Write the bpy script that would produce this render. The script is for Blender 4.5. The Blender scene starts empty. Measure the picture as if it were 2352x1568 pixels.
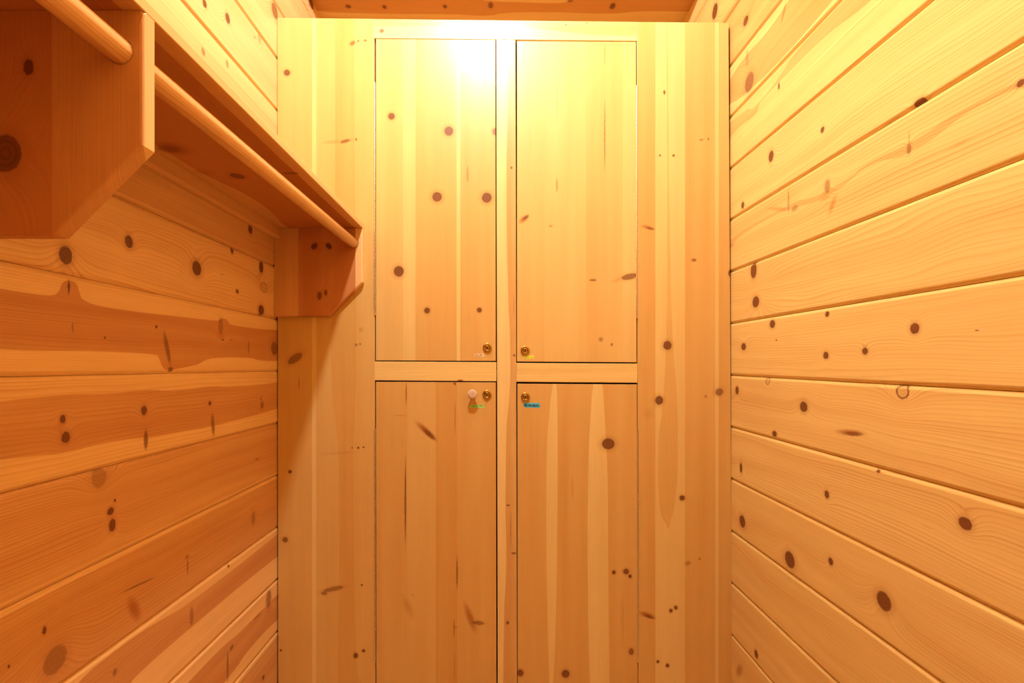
import bpy, bmesh, math, random
from mathutils import Vector

scene = bpy.context.scene
COL = scene.collection

# ---------------------------------------------------------------- scale
# One photo pixel on the face of the lockers is S metres; F is the focal
# length in pixels of a 2352 px wide frame, D the distance to the lockers.
S = 0.00156
F = 1045.0
D = F * S
VX, VY = 1145.0, 842.0           # the point straight ahead of the camera
CZ = 1.20                        # camera height above the floor
LX, RX = -509.0, 535.0           # left and right wall, in the same units
CEIL = 998.0                     # low ceiling over the lockers, above the camera
CEIL_HI = 1480.0                 # high ceiling over the rest of the room
Y_LOW = 1170.0                   # where the low ceiling starts to slope up
Y_FRONT, Y_BACK = -1.15, D + 0.62

# ---------------------------------------------------------------- camera
cam = bpy.data.cameras.new('camera')
cam.lens = F * 36.0 / 2352.0
cam.sensor_width = 36.0
cam.shift_x = (1176.0 - VX) / 2352.0
cam.shift_y = (VY - 784.0) / 2352.0
cam.clip_start = 0.02
camo = bpy.data.objects.new('camera', cam)
camo.location = (0, 0, CZ)
camo.rotation_euler = (math.pi / 2, 0, 0)
COL.objects.link(camo)
scene.camera = camo

# ---------------------------------------------------------------- light and view
w = bpy.data.worlds.new('world')
scene.world = w
w.use_nodes = True
w.node_tree.nodes['Background'].inputs[0].default_value = (1.0, 0.8, 0.55, 1)
w.node_tree.nodes['Background'].inputs[1].default_value = 0.0
LAMP_POS = (-50 * S, D - 570 * S, CZ + 1185 * S)
LAMP_STRENGTH = 1180.0
LAMP_COLOR = (1.0, 1.08, 0.98)
scene.view_settings.view_transform = 'Standard'
scene.view_settings.look = 'None'
scene.view_settings.gamma = 1.0
scene.view_settings.exposure = 0.0
scene.view_settings.use_curve_mapping = False
scene.cycles.max_bounces = 6
scene.cycles.diffuse_bounces = 5
scene.cycles.use_adaptive_sampling = True
scene.cycles.adaptive_threshold = 0.12

# ---------------------------------------------------------------- wood colours
SAP = (0.79, 0.575, 0.228)
HEART = (0.54, 0.245, 0.060)
KNOT = (0.100, 0.029, 0.008)


# ================================================================ wood shader
class Net:
    def __init__(s, mat):
        s.nt = mat.node_tree
        s.n = s.nt.nodes
        s.l = s.nt.links

    def put(s, sock, val):
        if hasattr(val, 'is_output'):
            s.l.new(val, sock)
        else:
            sock.default_value = val

    def math(s, op, a, b=None, c=None, clamp=False):
        m = s.n.new('ShaderNodeMath')
        m.operation = op
        m.use_clamp = clamp
        s.put(m.inputs[0], a)
        if b is not None:
            s.put(m.inputs[1], b)
        if c is not None:
            s.put(m.inputs[2], c)
        return m.outputs[0]

    def rng(s, x, a, b, lo, hi, smooth=True):
        m = s.n.new('ShaderNodeMapRange')
        m.interpolation_type = 'SMOOTHSTEP' if smooth else 'LINEAR'
        s.put(m.inputs['Value'], x)
        s.put(m.inputs['From Min'], a)
        s.put(m.inputs['From Max'], b)
        s.put(m.inputs['To Min'], lo)
        s.put(m.inputs['To Max'], hi)
        return m.outputs[0]

    def xyz(s, x, y, z=0.0):
        m = s.n.new('ShaderNodeCombineXYZ')
        s.put(m.inputs[0], x)
        s.put(m.inputs[1], y)
        s.put(m.inputs[2], z)
        return m.outputs[0]

    def noise(s, vec, scale=1.0, detail=2.0, rough=0.5):
        m = s.n.new('ShaderNodeTexNoise')
        s.put(m.inputs['Vector'], vec)
        m.inputs['Scale'].default_value = scale
        m.inputs['Detail'].default_value = detail
        m.inputs['Roughness'].default_value = rough
        return m

    def mix(s, f, a, b, blend='MIX'):
        m = s.n.new('ShaderNodeMix')
        m.data_type = 'RGBA'
        m.blend_type = blend
        s.put(m.inputs[0], f)
        for sock, v in ((m.inputs[6], a), (m.inputs[7], b)):
            if isinstance(v, tuple) and len(v) == 3:
                v = (*v, 1.0)
            s.put(sock, v)
        return m.outputs[2]

    def curve(s, x, pts, ext=None):
        """piecewise curve through pts [(x, y)], any range"""
        pts = sorted(pts)
        x0, x1 = pts[0][0], pts[-1][0]
        ys = [p[1] for p in pts]
        y0, y1 = min(ys) - 1e-4, max(ys) + 1e-4
        t = s.rng(x, x0, x1, 0.0, 1.0, smooth=False)
        m = s.n.new('ShaderNodeFloatCurve')
        c = m.mapping.curves[0]
        norm = [((p[0] - x0) / (x1 - x0), (p[1] - y0) / (y1 - y0)) for p in pts]
        c.points[0].location = norm[0]
        c.points[1].location = norm[-1]
        for q in norm[1:-1]:
            c.points.new(*q)
        m.mapping.extend = 'HORIZONTAL'
        m.mapping.update()
        s.put(m.inputs['Value'], t)
        return s.math('MULTIPLY_ADD', m.outputs[0], y1 - y0, y0)


def wood(name, knots=(), hearts=(), strips=None, tone=0.2, freq=150.0, rings=0.5,
         warp=0.012, wu=1.6, wv=7.0, seed=0.0, sap=SAP, heart=HEART, rough=0.42,
         fuzzy=0.002, bulge=2.2, shade=1.0, fibre=0.10, spec=0.35, blotch=0.7):
    """Pine board.  u runs with the grain, v across it, both in metres.
    knots : (u, v, radius_u, radius_v, angle, kind, strength)
    hearts: (low_pts, high_pts, amount): darker heartwood between two edges v(u)
    strips: [(v_start, tone)] edge-glued strips of their own tone"""
    mat = bpy.data.materials.new(name)
    mat.use_nodes = True
    N = Net(mat)
    bsdf = N.n['Principled BSDF']
    uvn = N.n.new('ShaderNodeUVMap')
    uvn.uv_map = 'UVMap'
    uv = uvn.outputs[0]
    sp = N.n.new('ShaderNodeSeparateXYZ')
    N.l.new(uv, sp.inputs[0])
    u, v = sp.outputs[0], sp.outputs[1]

    # tone of the glued strips
    if strips:
        r = N.n.new('ShaderNodeValToRGB')
        r.color_ramp.interpolation = 'CONSTANT'
        v0 = strips[0][0]
        v1 = strips[-1][0] + 0.05
        t = N.rng(v, v0, v1, 0.0, 1.0, smooth=False)
        N.l.new(t, r.inputs[0])
        el = r.color_ramp.elements
        while len(el) > 1:
            el.remove(el[-1])
        el[0].position = 0.0
        el[0].color = (strips[0][1],) * 3 + (1,)
        for (vv, tt) in strips[1:]:
            e = el.new((vv - v0) / (v1 - v0))
            e.color = (tt, tt, tt, 1)
        tone_s = r.outputs[0]
        zoff = N.math('MULTIPLY_ADD', tone_s, 37.0, seed)
    else:
        tone_s = tone
        zoff = seed

    # broad bend of the grain
    nb = N.noise(N.xyz(N.math('MULTIPLY', u, wu), N.math('MULTIPLY', v, wv), zoff), 1.0, 2.0, 0.45)
    h = N.math('MULTIPLY', N.math('SUBTRACT', nb.outputs[0], 0.5), warp)
    # ragged outline for the knots
    nd = N.noise(uv, 160.0, 2.0, 0.55)
    vm = N.n.new('ShaderNodeVectorMath')
    vm.operation = 'MULTIPLY_ADD'
    N.l.new(nd.outputs[1], vm.inputs[0])
    vm.inputs[1].default_value = (0.004, 0.004, 0)
    N.l.new(uv, vm.inputs[2])
    sb = N.n.new('ShaderNodeVectorMath')
    sb.operation = 'SUBTRACT'
    N.l.new(vm.outputs[0], sb.inputs[0])
    sb.inputs[1].default_value = (0.002, 0.002, 0)
    uvd = sb.outputs[0]

    kmask = halo = rmin = outl = None

    def mx(a, b):
        return b if a is None else N.math('MAXIMUM', a, b)
    for (ku, kv, ru, rv, ang, kind, st) in knots:
        mp = N.n.new('ShaderNodeMapping')
        mp.vector_type = 'TEXTURE'
        N.l.new(uvd, mp.inputs[0])
        mp.inputs['Location'].default_value = (ku, kv, 0)
        mp.inputs['Rotation'].default_value = (0, 0, ang)
        mp.inputs['Scale'].default_value = (max(ru, 0.0009), max(rv, 0.0009), 1)
        ln = N.n.new('ShaderNodeVectorMath')
        ln.operation = 'LENGTH'
        N.l.new(mp.outputs[0], ln.inputs[0])
        rr = ln.outputs['Value']
        if kind == 'c':                       # crack or pitch streak
            kmask = mx(kmask, N.rng(rr, 1.1, 0.5, 0.0, st))
            continue
        if kind == 's':                       # soft brown smear
            halo = mx(halo, N.rng(rr, 1.3, 0.2, 0.0, st))
            continue
        size = min(ru, rv)
        g = N.math('POWER', 0.84, N.math('MULTIPLY', rr, rr))
        h = N.math('MULTIPLY_ADD', g, bulge * size * (1.0 if (ku * 37.7 + seed) % 1 > 0.4 else -1), h)
        if kind == 'o':                       # ring outline, pale inside
            a = N.math('ABSOLUTE', N.math('SUBTRACT', rr, 0.95))
            kmask = mx(kmask, N.rng(a, 0.24, 0.0, 0.0, st))
            halo = mx(halo, N.rng(rr, 1.4, 0.7, 0.0, 0.25))
            continue
        kmask = mx(kmask, N.rng(rr, 1.12, 0.88, 0.0, st))
        halo = mx(halo, N.rng(rr, 2.1, 0.95, 0.0, 0.33 * st))
        rmin = rr if rmin is None else N.math('MINIMUM', rmin, rr)

    v2 = N.math('ADD', v, h)
    # uneven ring spacing
    n1 = N.noise(N.xyz(0.37 + seed, N.math('MULTIPLY', v2, 45.0), zoff), 1.0, 1.0)
    nj = N.noise(N.xyz(N.math('MULTIPLY', u, 7.0), N.math('MULTIPLY', v2, 70.0), zoff), 1.0, 1.0)
    vv = N.math('MULTIPLY_ADD', n1.outputs[0], 0.018, N.math('MULTIPLY_ADD', nj.outputs[0], 0.0022, v2))
    ph = N.math('MULTIPLY', vv, freq)
    fr = N.math('FRACT', ph)
    ln1 = N.math('MULTIPLY', N.math('POWER', fr, 3.0), N.rng(fr, 1.0, 0.93, 0.0, 1.0))
    nfade = N.noise(N.xyz(N.math('MULTIPLY', u, 2.2), N.math('MULTIPLY', v2, 28.0), zoff), 1.0, 2.0)
    fade = N.rng(nfade.outputs[0], 0.3, 0.72, 0.25, 1.0)
    line = N.math('MULTIPLY', N.math('MULTIPLY', ln1, fade), rings)
    fb = N.noise(N.xyz(N.math('MULTIPLY', u, 9.0), N.math('MULTIPLY', v2, 900.0), zoff), 1.0, 2.0, 0.6)
    nt_ = N.noise(N.xyz(N.math('MULTIPLY', u, 1.1), N.math('MULTIPLY', v2, 22.0), zoff), 1.0, 2.0, 0.5)

    # heartwood amount
    hf = N.math('MULTIPLY_ADD', N.math('SUBTRACT', nt_.outputs[0], 0.5), blotch, tone_s)
    if hearts:
        vj = N.math('MULTIPLY_ADD', N.math('SUBTRACT', fb.outputs[0], 0.5), 0.002,
                    N.math('MULTIPLY_ADD', N.math('SUBTRACT', nb.outputs[0], 0.5), fuzzy, v))
        for (lo, hi, amt) in hearts:
            m = None
            if lo is not None:
                e = N.curve(u, lo) if isinstance(lo, list) else lo
                m = N.rng(N.math('SUBTRACT', vj, e), -0.001, 0.0014, 0.0, 1.0)
            if hi is not None:
                e = N.curve(u, hi) if isinstance(hi, list) else hi
                m2 = N.rng(N.math('SUBTRACT', e, vj), -0.001, 0.0014, 0.0, 1.0)
                m = m2 if m is None else N.math('MULTIPLY', m, m2)
            hf = N.math('MULTIPLY_ADD', m, amt, hf)
    hf = N.math('ADD', hf, 0.0, clamp=True)
    sap = tuple(c * shade for c in sap)
    heart = tuple(c * shade for c in heart)
    col = N.mix(hf, sap, heart)
    col = N.mix(N.math('MULTIPLY', line, 1.25, clamp=True), col, (0.70, 0.47, 0.30), 'MULTIPLY')
    k = N.rng(fb.outputs[0], 0.25, 0.75, 1.0 - fibre, 1.0 + fibre * 0.3, smooth=False)
    col = N.mix(1.0, col, N.xyz(k, k, k), 'MULTIPLY')
    if halo is not None:
        col = N.mix(halo, col, (heart[0] * 0.62, heart[1] * 0.42, heart[2] * 0.35))
    if kmask is not None:
        if rmin is not None:
            kr = N.math('FRACT', N.math('MULTIPLY', rmin, 2.6))
            kc = N.mix(N.rng(kr, 0.2, 0.9, 0.0, 0.75), (KNOT[0] * 1.9, KNOT[1] * 1.7, KNOT[2] * 1.5), KNOT)
            rim = N.rng(N.math('ABSOLUTE', N.math('SUBTRACT', rmin, 1.0)), 0.16, 0.02, 0.0, 0.7)
            kc = N.mix(rim, kc, (KNOT[0] * 0.55, KNOT[1] * 0.5, KNOT[2] * 0.5))
        else:
            kc = (*KNOT, 1.0)
        col = N.mix(kmask, col, kc)
    N.l.new(col, bsdf.inputs['Base Color'])
    bsdf.inputs['Roughness'].default_value = rough
    bsdf.inputs['Specular IOR Level'].default_value = spec
    return mat


def plain(name, color, rough=0.5, metal=0.0, noise=0.06, scale=80.0):
    mat = bpy.data.materials.new(name)
    mat.use_nodes = True
    N = Net(mat)
    b = N.n['Principled BSDF']
    tc = N.n.new('ShaderNodeTexCoord')
    nz = N.noise(tc.outputs['Object'], scale, 2.0)
    k = N.rng(nz.outputs[0], 0.3, 0.7, 1.0 - noise, 1.0 + noise, smooth=False)
    N.l.new(N.mix(1.0, color, N.xyz(k, k, k), 'MULTIPLY'), b.inputs['Base Color'])
    b.inputs['Roughness'].default_value = rough
    b.inputs['Metallic'].default_value = metal
    return mat


# ================================================================ mesh helpers
def link(o, parent=None):
    COL.objects.link(o)
    if parent is not None:
        o.parent = parent
        if parent.type == 'EMPTY':
            o.matrix_parent_inverse = parent.matrix_basis.inverted()
    return o


def mesh_obj(name, verts, faces, mats, parent=None, uvf=None, midx=None, smooth=False, fuv=None):
    """faces index verts; uvf(co, face index) -> (u, v); fuv: uv per face corner"""
    me = bpy.data.meshes.new(name)
    me.from_pydata([tuple(v) for v in verts], [], faces)
    for m in mats:
        me.materials.append(m)
    if midx:
        for p, i in zip(me.polygons, midx):
            p.material_index = i
    if smooth:
        for p in me.polygons:
            p.use_smooth = True
    if uvf or fuv:
        lay = me.uv_layers.new(name='UVMap')
        for p in me.polygons:
            for k, li in enumerate(p.loop_indices):
                if fuv:
                    lay.data[li].uv = fuv[p.index][k]
                else:
                    lay.data[li].uv = uvf(me.vertices[me.loops[li].vertex_index].co, p.index)
    me.validate()
    return link(bpy.data.objects.new(name, me), parent)


def bevel(o, width, seg=2, weight=False):
    m = o.modifiers.new('bevel', 'BEVEL')
    m.width = width
    m.segments = seg
    m.limit_method = 'WEIGHT' if weight else 'ANGLE'
    m.angle_limit = math.radians(40)
    return o


def tag(o, label, cat, group=None):
    o['label'] = label
    o['category'] = cat
    if group:
        o['group'] = group
    return o


def structure(o):
    o['kind'] = 'structure'
    return o


def empty(name, loc):
    o = bpy.data.objects.new(name, None)
    o.location = loc
    o.empty_display_size = 0.05
    COL.objects.link(o)
    return o


def X(px):
    return (px - VX) * S


def Z(py):
    return CZ + (VY - py) * S


# ================================================================ side walls
BEV = 5.4 * S


def board_profile(h):
    """(height, depth behind the face) up one board"""
    b = BEV
    return [(0.0004, b * 2.0), (0.0004, b * 0.70), (b * 0.35, b * 0.42), (b * 0.78, b * 0.09), (b * 1.05, 0.0),
            (h - b * 1.05, 0.0), (h - b * 0.78, b * 0.09), (h - b * 0.35, b * 0.42), (h - 0.0004, b * 0.70), (h - 0.0004, b * 2.0)]


def side_wall(name, side, x_wall, joints, shear, mats):
    """boards between the joints (px above the camera), side -1 left / +1 right"""
    V, Fc, MI, UV = [], [], [], []
    ys = [Y_FRONT, 0.0, D * 0.5, D, Y_BACK]
    for i in range(len(joints) - 1):
        lo, hi = joints[i], joints[i + 1]
        h = (hi - lo) * S
        prof = board_profile(h)
        base = len(V)
        for y in ys:
            dz = -shear * (1 - y / D) * S
            for (a, dpt) in prof:
                V.append((x_wall * S + side * dpt, y, CZ + lo * S + a + dz))
        n = len(prof)
        for j in range(len(ys) - 1):
            for k in range(n - 1):
                a, b2 = base + j * n + k, base + (j + 1) * n + k
                f = [a, b2, b2 + 1, a + 1]
                uv = [(ys[j], prof[k][0]), (ys[j + 1], prof[k][0]), (ys[j + 1], prof[k + 1][0]), (ys[j], prof[k + 1][0])]
                if side < 0:
                    f.reverse()
                    uv.reverse()
                f.reverse()
                uv.reverse()
                Fc.append(f)
                MI.append(i)
                UV.append(uv)
    # the sheathing behind the boards, seen as the dark gap in each joint
    zb, zt = CZ + joints[0] * S, CZ + joints[-1] * S
    xb = x_wall * S + side * BEV * 2.0
    xo = xb + side * 0.02
    b0 = len(V)
    for x in (xb, xo):
        for y in (Y_FRONT, Y_BACK):
            for z in (zb, zt):
                V.append((x, y, z))
    for q in ((0, 1, 3, 2), (4, 6, 7, 5), (0, 4, 5, 1), (2, 3, 7, 6), (0, 2, 6, 4), (1, 5, 7, 3)):
        Fc.append([b0 + t for t in q])
        MI.append(len(joints) - 1)
        UV.append([(0, 0)] * 4)
    o = mesh_obj(name, V, Fc, mats, midx=MI, fuv=UV)
    return structure(o)


def wall_point(px, py, x_wall, shear):
    r = (px - VX) / x_wall
    y = D / r
    z = (VY - py) / r + shear * (1 - y / D)
    return y, z, r


def sort_knots(raw, x_wall, joints, shear):
    """photo positions of knots -> per board lists in board coordinates"""
    out = {i: [] for i in range(len(joints) - 1)}
    for k in raw:
        px, py, wd, ht = k[:4]
        kind = k[4] if len(k) > 4 else 'd'
        st = k[5] if len(k) > 5 else 0.95
        tilt = k[6] if len(k) > 6 else 0.0
        y, z, r = wall_point(px, py, x_wall, shear)
        ru = 0.5 * abs(wd) * y / abs(px - VX)
        rv = 0.5 * ht / r * S
        for i in range(len(joints) - 1):
            if joints[i] <= z < joints[i + 1]:
                out[i].append((y, (z - joints[i]) * S, ru, rv, tilt, kind, st))
    return out


def edge_pts(pix, x_wall, j_lo, shear):
    res = []
    for (px, py) in pix:
        y, z, r = wall_point(px, py, x_wall, shear)
        res.append((y, (z - j_lo) * S))
    return res


RND = random.Random(7)

# ---- right wall
SHR = 10.0
RJ = [-770, -735.5, -616, -497, -378, -258, -139, -20, 99, 218.5, 338, 457, 576, 695, 815, 938, 1058, 1178, 1298, 1418, 1538]
R_KNOTS = [
    (1713, 48, 11, 20), (1642, 26, 12, 32), (1800, 29, 7, 44, 'c', 0.5, 0.5), (1721, 189, 20, 42, 'd', 0.75), (1716, 134, 8, 44, 'c', 0.45),
    (1789, 198, 4, 14), (1889, 298, 8, 13), (1771, 359, 11, 25), (1706, 471, 6, 15), (2111, 236, 26, 18), (2088, 342, 10, 22, 'd', 0.6),
    (2088, 318, 4, 40, 'c', 0.4), (1900, 428, 12, 30, 'd', 0.5), (1912, 470, 14, 50, 's', 0.5, 0.5), (1811, 462, 5, 62, 'c', 0.5),
    (1825, 478, 14, 12, 'd', 0.45), (2345, 190, 20, 16), (1895, 455, 30, 10, 's', 0.4),
    (1731, 621, 13, 36), (1736, 693, 15, 25), (1774, 744, 12, 18), (1900, 721, 9, 13), (1708, 796, 10, 16), (1897, 816, 12, 16),
    (1987, 806, 13, 16), (2101, 754, 21, 25), (2244, 758, 12, 4, 'c', 0.8), (1693, 896, 7, 18), (1763, 875, 9, 16, 'o', 0.8),
    (2073, 899, 28, 32, 'o', 0.9), (1846, 934, 17, 24), (1779, 996, 10, 13), (1952, 993, 72, 16, 's', 0.85, -0.1), (1960, 996, 50, 12, 'c', 0.7, -0.12),
    (1783, 781, 3, 3), (1702, 1074, 6, 22), (1899, 1135, 10, 18), (2017, 1082, 9, 7), (2217, 1202, 31, 29), (1705, 1197, 13, 27),
    (1814, 1285, 22, 36), (1908, 1289, 10, 17), (2030, 1380, 33, 42), (1737, 1502, 8, 18), (2205, 330, 60, 10, 's', 0.3),
    (1640, 10, 4, 20, 's', 0.4), (1790, 480, 70, 10, 's', 0.4, 0.35), (2130, 1210, 30, 4, 's', 0.2), (1698, 1540, 12, 50, 's', 0.7, 0.6),
]
rk = sort_knots(R_KNOTS, RX, RJ, SHR)
R_H = {
    14: [(None, 0.02, 0.3)],
    13: [(None, None, 0.6)],
    12: [(edge_pts([(1679, 237), (1740, 190), (1800, 130), (1880, 40), (1960, -60)], RX, 576 - 0, SHR),
          edge_pts([(1679, 180), (1716, 125), (1760, 75), (1800, 18), (1850, -60)], RX, 576, SHR), 0.7)],
    11: [(edge_pts([(1679, 312), (1700, 290), (1735, 262), (1745, 238), (1850, 128), (1990, 10), (2100, -90)], RX, 457, SHR),
          edge_pts([(1679, 300 - 20), (1718, 250), (1735, 243), (1790, 175), (1850, 95), (1940, 0), (2060, -120)], RX, 457, SHR), 0.5)],
    9: [(edge_pts([(1684, 566), (1770, 500), (1830, 476), (1895, 452), (1960, 408), (1998, 381), (2090, 350), (2180, 290), (2260, 238), (2352, 205)], RX, 338 - 119.5, SHR),
         edge_pts([(1684, 545), (1770, 492), (1830, 462), (1895, 440), (1960, 402), (1998, 373), (2090, 328), (2180, 270), (2260, 225), (2352, 190)], RX, 338 - 119.5, SHR), 0.45)],
}
right_mats = []
for i in range(len(RJ) - 1):
    hs = [(lo, hi, a) for (lo, hi, a) in R_H.get(i, []) if (lo is not None or hi is not None) and a > 0]
    tn = {13: 0.62, 14: 0.35, 15: 0.3, 12: 0.05, 11: 0.05, 10: 0.08, 9: 0.08, 8: 0.16, 7: 0.2, 6: 0.25, 5: 0.22, 4: 0.3, 3: 0.28, 2: 0.3, 1: 0.35}.get(i, 0.25)
    wp = {10: 0.11, 9: 0.04, 8: 0.13, 7: 0.09, 6: 0.09, 5: 0.06, 4: 0.05, 3: 0.11, 2: 0.09}.get(i, 0.02)
    fq = {5: 115, 9: 110, 7: 130, 6: 130, 8: 105, 10: 100}.get(i, 150)
    rg = {9: 0.75, 5: 0.75}.get(i, 0.62)
    right_mats.append(wood('right_wall_pine_%d' % i, rk[i], hs, tone=tn, freq=fq, rings=rg, warp=wp,
                           wu=1.7, wv=6.0, seed=3.1 * i + 1.7))
dark_back = plain('joint_shadow_board', (0.10, 0.05, 0.02), 0.9)
side_wall('wall_right', +1, RX, RJ, SHR, right_mats + [dark_back])

# ---- left wall: redder sap and heart colours
RSAP, RHEART = (0.84, 0.535, 0.25), (0.54, 0.215, 0.072)
SHL = 1.0
LJ = [-770, -730, -610, -490, -370, -250, -130, -10, 109.5, 229, 350, 470, 590, 710, 830, 951, 1071, 1191, 1311, 1431, 1551]
L_KNOTS = [
    (151, 586, 30, 42), (296, 555, 18, 28), (452, 616, 20, 33), (575, 527, 9, 18), (533, 575, 6, 14), (600, 613, 9, 26),
    (606, 660, 16, 22, 'o', 0.35), (545, 669, 6, 9), (600, 712, 12, 23), (158, 659, 7, 40, 'c', 0.95), (167, 752, 6, 28, 'c', 0.45),
    (359, 750, 5, 7), (241, 775, 4, 6), (384, 800, 12, 92, 'c', 0.7, 0.25), (392, 848, 14, 14, 'c', 0.8), (507, 749, 10, 38, 'd', 0.4),
    (512, 780, 4, 4), (531, 780, 6, 4, 'c', 0.5), (630, 800, 14, 30, 'd', 0.7), (571, 798, 4, 38, 'c', 0.5), (144, 962, 13, 18),
    (151, 1004, 19, 26), (331, 942, 13, 21), (335, 1010, 12, 54, 'c', 0.8), (489, 975, 10, 60, 'c', 0.7, 0.1), (482, 926, 6, 10),
    (600, 915, 4, 14, 'c', 0.6), (602, 930, 7, 16, 'd', 0.6), (228, 1096, 34, 48, 'd', 0.38), (254, 1174, 15, 17), (258, 1206, 15, 29),
    (264, 1149, 5, 7), (590, 1054, 12, 5, 'c', 0.6), (308, 1398, 24, 76, 's', 0.8, 0.45), (320, 1342, 90, 6, 'c', 0.65, -0.12), (102, 1447, 9, 18),
    (127, 1515, 54, 60, 'd', 0.5), (431, 1300, 5, 45, 'c', 0.5), (430, 1278, 8, 8, 'd', 0.4), (582, 1190, 8, 30, 'd', 0.4), (440, 1415, 8, 40, 'd', 0.45),
    (264, 1543, 10, 15, 'd', 0.5), (617, 1375, 11, 38, 'd', 0.6), (532, 1487, 8, 9, 'd', 0.6), (523, 1530, 6, 80, 'c', 0.6), (605, 1555, 5, 9),
    (470, 8, 9, 18), (523, 42, 10, 22), (631, 25, 14, 32, 'd', 0.7), (467, 119, 10, 22, 'c', 0.7, 0.2), (522, 147, 8, 22, 'c', 0.6, 0.2),
    (714, 5, 12, 24), (596, 85, 10, 34, 's', 0.5), (525, 1300, 4, 5), (591, 1415, 20, 4, 'c', 0.6), (585, 85, 3, 3),
    (20, 1530, 6, 8), (510, 630, 4, 4, 'd', 0.4),
]
lk = sort_knots(L_KNOTS, LX, LJ, SHL)


def LE(pix, j):
    return edge_pts(pix, LX, LJ[j], SHL)


L_H = {
    7: [(LE([(0, 802), (60, 805), (180, 806), (300, 810), (360, 815), (385, 850), (400, 848), (450, 838), (500, 822), (570, 822), (600, 828), (635, 829)], 7),
         LE([(0, 662), (60, 672), (110, 678), (135, 668), (150, 645), (165, 645), (185, 682), (230, 702), (300, 714), (400, 725), (500, 736), (515, 731), (530, 745), (570, 752), (635, 758)], 7), 0.8)],
    6: [(LE([(0, 1056), (100, 1045), (160, 1037), (220, 1022), (330, 1005), (350, 1003), (420, 990), (480, 979), (560, 960), (635, 938)], 6),
         LE([(0, 921), (100, 911), (160, 906), (250, 903), (330, 896), (400, 896), (490, 887), (530, 888), (635, 878)], 6), 0.7)],
    5: [(0.012, None, 0.35)],
    4: [(0.004, 0.178, 0.4)],
    3: [(LE([(636, 1279), (399, 1475), (301, 1568)], 3), LE([(635, 1228), (450, 1372), (270, 1490), (175, 1578)], 3), 0.75)],
    2: [(LE([(636, 1424), (580, 1482), (545, 1530), (515, 1568)], 2), LE([(636, 1366), (551, 1451), (489, 1507), (428, 1572)], 2), 0.75)],
    1: [(None, 0.170, 0.6)],
    10: [(None, 0.13, 0.15)],
    11: [(0.02, 0.13, 0.25)],
}
left_mats = []
for i in range(len(LJ) - 1):
    tn = {8: 0.12, 9: 0.35, 7: 0.02, 6: 0.02, 5: 0.2, 4: 0.22, 3: 0.02, 2: 0.02, 1: 0.1, 11: 0.05, 12: 0.15, 13: 0.2, 14: 0.25}.get(i, 0.2)
    wp = {8: 0.08, 6: 0.05, 5: 0.06, 4: 0.05, 12: 0.05, 13: 0.05}.get(i, 0.015)
    fq = {8: 110, 6: 120, 7: 190, 4: 130}.get(i, 150)
    left_mats.append(wood('left_wall_pine_%d' % i, lk[i], L_H.get(i, []), tone=tn, freq=fq,
                          rings={8: 0.7, 7: 0.5}.get(i, 0.65), warp=wp, wu=1.6, wv=6.0, seed=2.3 * i + 40.3, fuzzy=0.001, sap=RSAP, heart=RHEART))
side_wall('wall_left', -1, LX, LJ, SHL, left_mats + [dark_back])


# ================================================================ ceiling, floor, end walls
def generic_knots(u0, u1, v1, n, rnd):
    return [(rnd.uniform(u0, u1), rnd.uniform(0.1, 0.9) * v1, rnd.uniform(0.005, 0.014), rnd.uniform(0.006, 0.014), 0, 'd', 0.9) for _ in range(n)]


def ceiling_uv(px, py):
    k = CEIL / (VY - py)
    return ((px - VX) * k * S, D * k)


CY0, CP = 1.885, 0.187                 # joint nearest the lockers, board width
cj = sorted([CY0 + CP * k for k in range(-17, 3) if Y_FRONT < CY0 + CP * k < Y_BACK] + [Y_FRONT, Y_BACK])
CK = []
for (px, py, wd, ht, st) in ((800, 15, 12, 5, 0.9), (883, 16, 9, 5, 0.95), (1022, 15, 9, 5, 0.95), (1127, 12, 11, 8, 0.8), (1407, 14, 12, 8, 0.95), (1310, 0, 12, 6, 0.7)):
    a, b = ceiling_uv(px, py)
    CK.append((a, b - CY0, wd * 0.5 * S * 1.2, ht * 0.5 * S * 2.6, 0, 'd', st))
chl = [(a, b - CY0) for (a, b) in (ceiling_uv(*p) for p in ((735, -30), (1000, -25), (1090, -6), (1130, 3), (1200, 5), (1280, 7), (1310, 2), (1400, -8), (1575, -12)))]
chh = [(a, b - CY0) for (a, b) in (ceiling_uv(*p) for p in ((735, 25), (900, 32), (1050, 33), (1110, 36), (1150, 31), (1240, 28), (1400, 31), (1480, 26), (1575, 27)))]
ceil_vis = wood('ceiling_pine_a', CK, [(chl, chh, 0.6)], tone=0.45, freq=120, rings=0.3, warp=0.03, seed=77)
ceil_gen = [wood('ceiling_pine_b', generic_knots(-0.8, 0.8, CP, 5, RND), tone=0.4, seed=81),
            wood('ceiling_pine_c', generic_knots(-0.8, 0.8, CP, 4, RND), tone=0.6, seed=87)]


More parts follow.
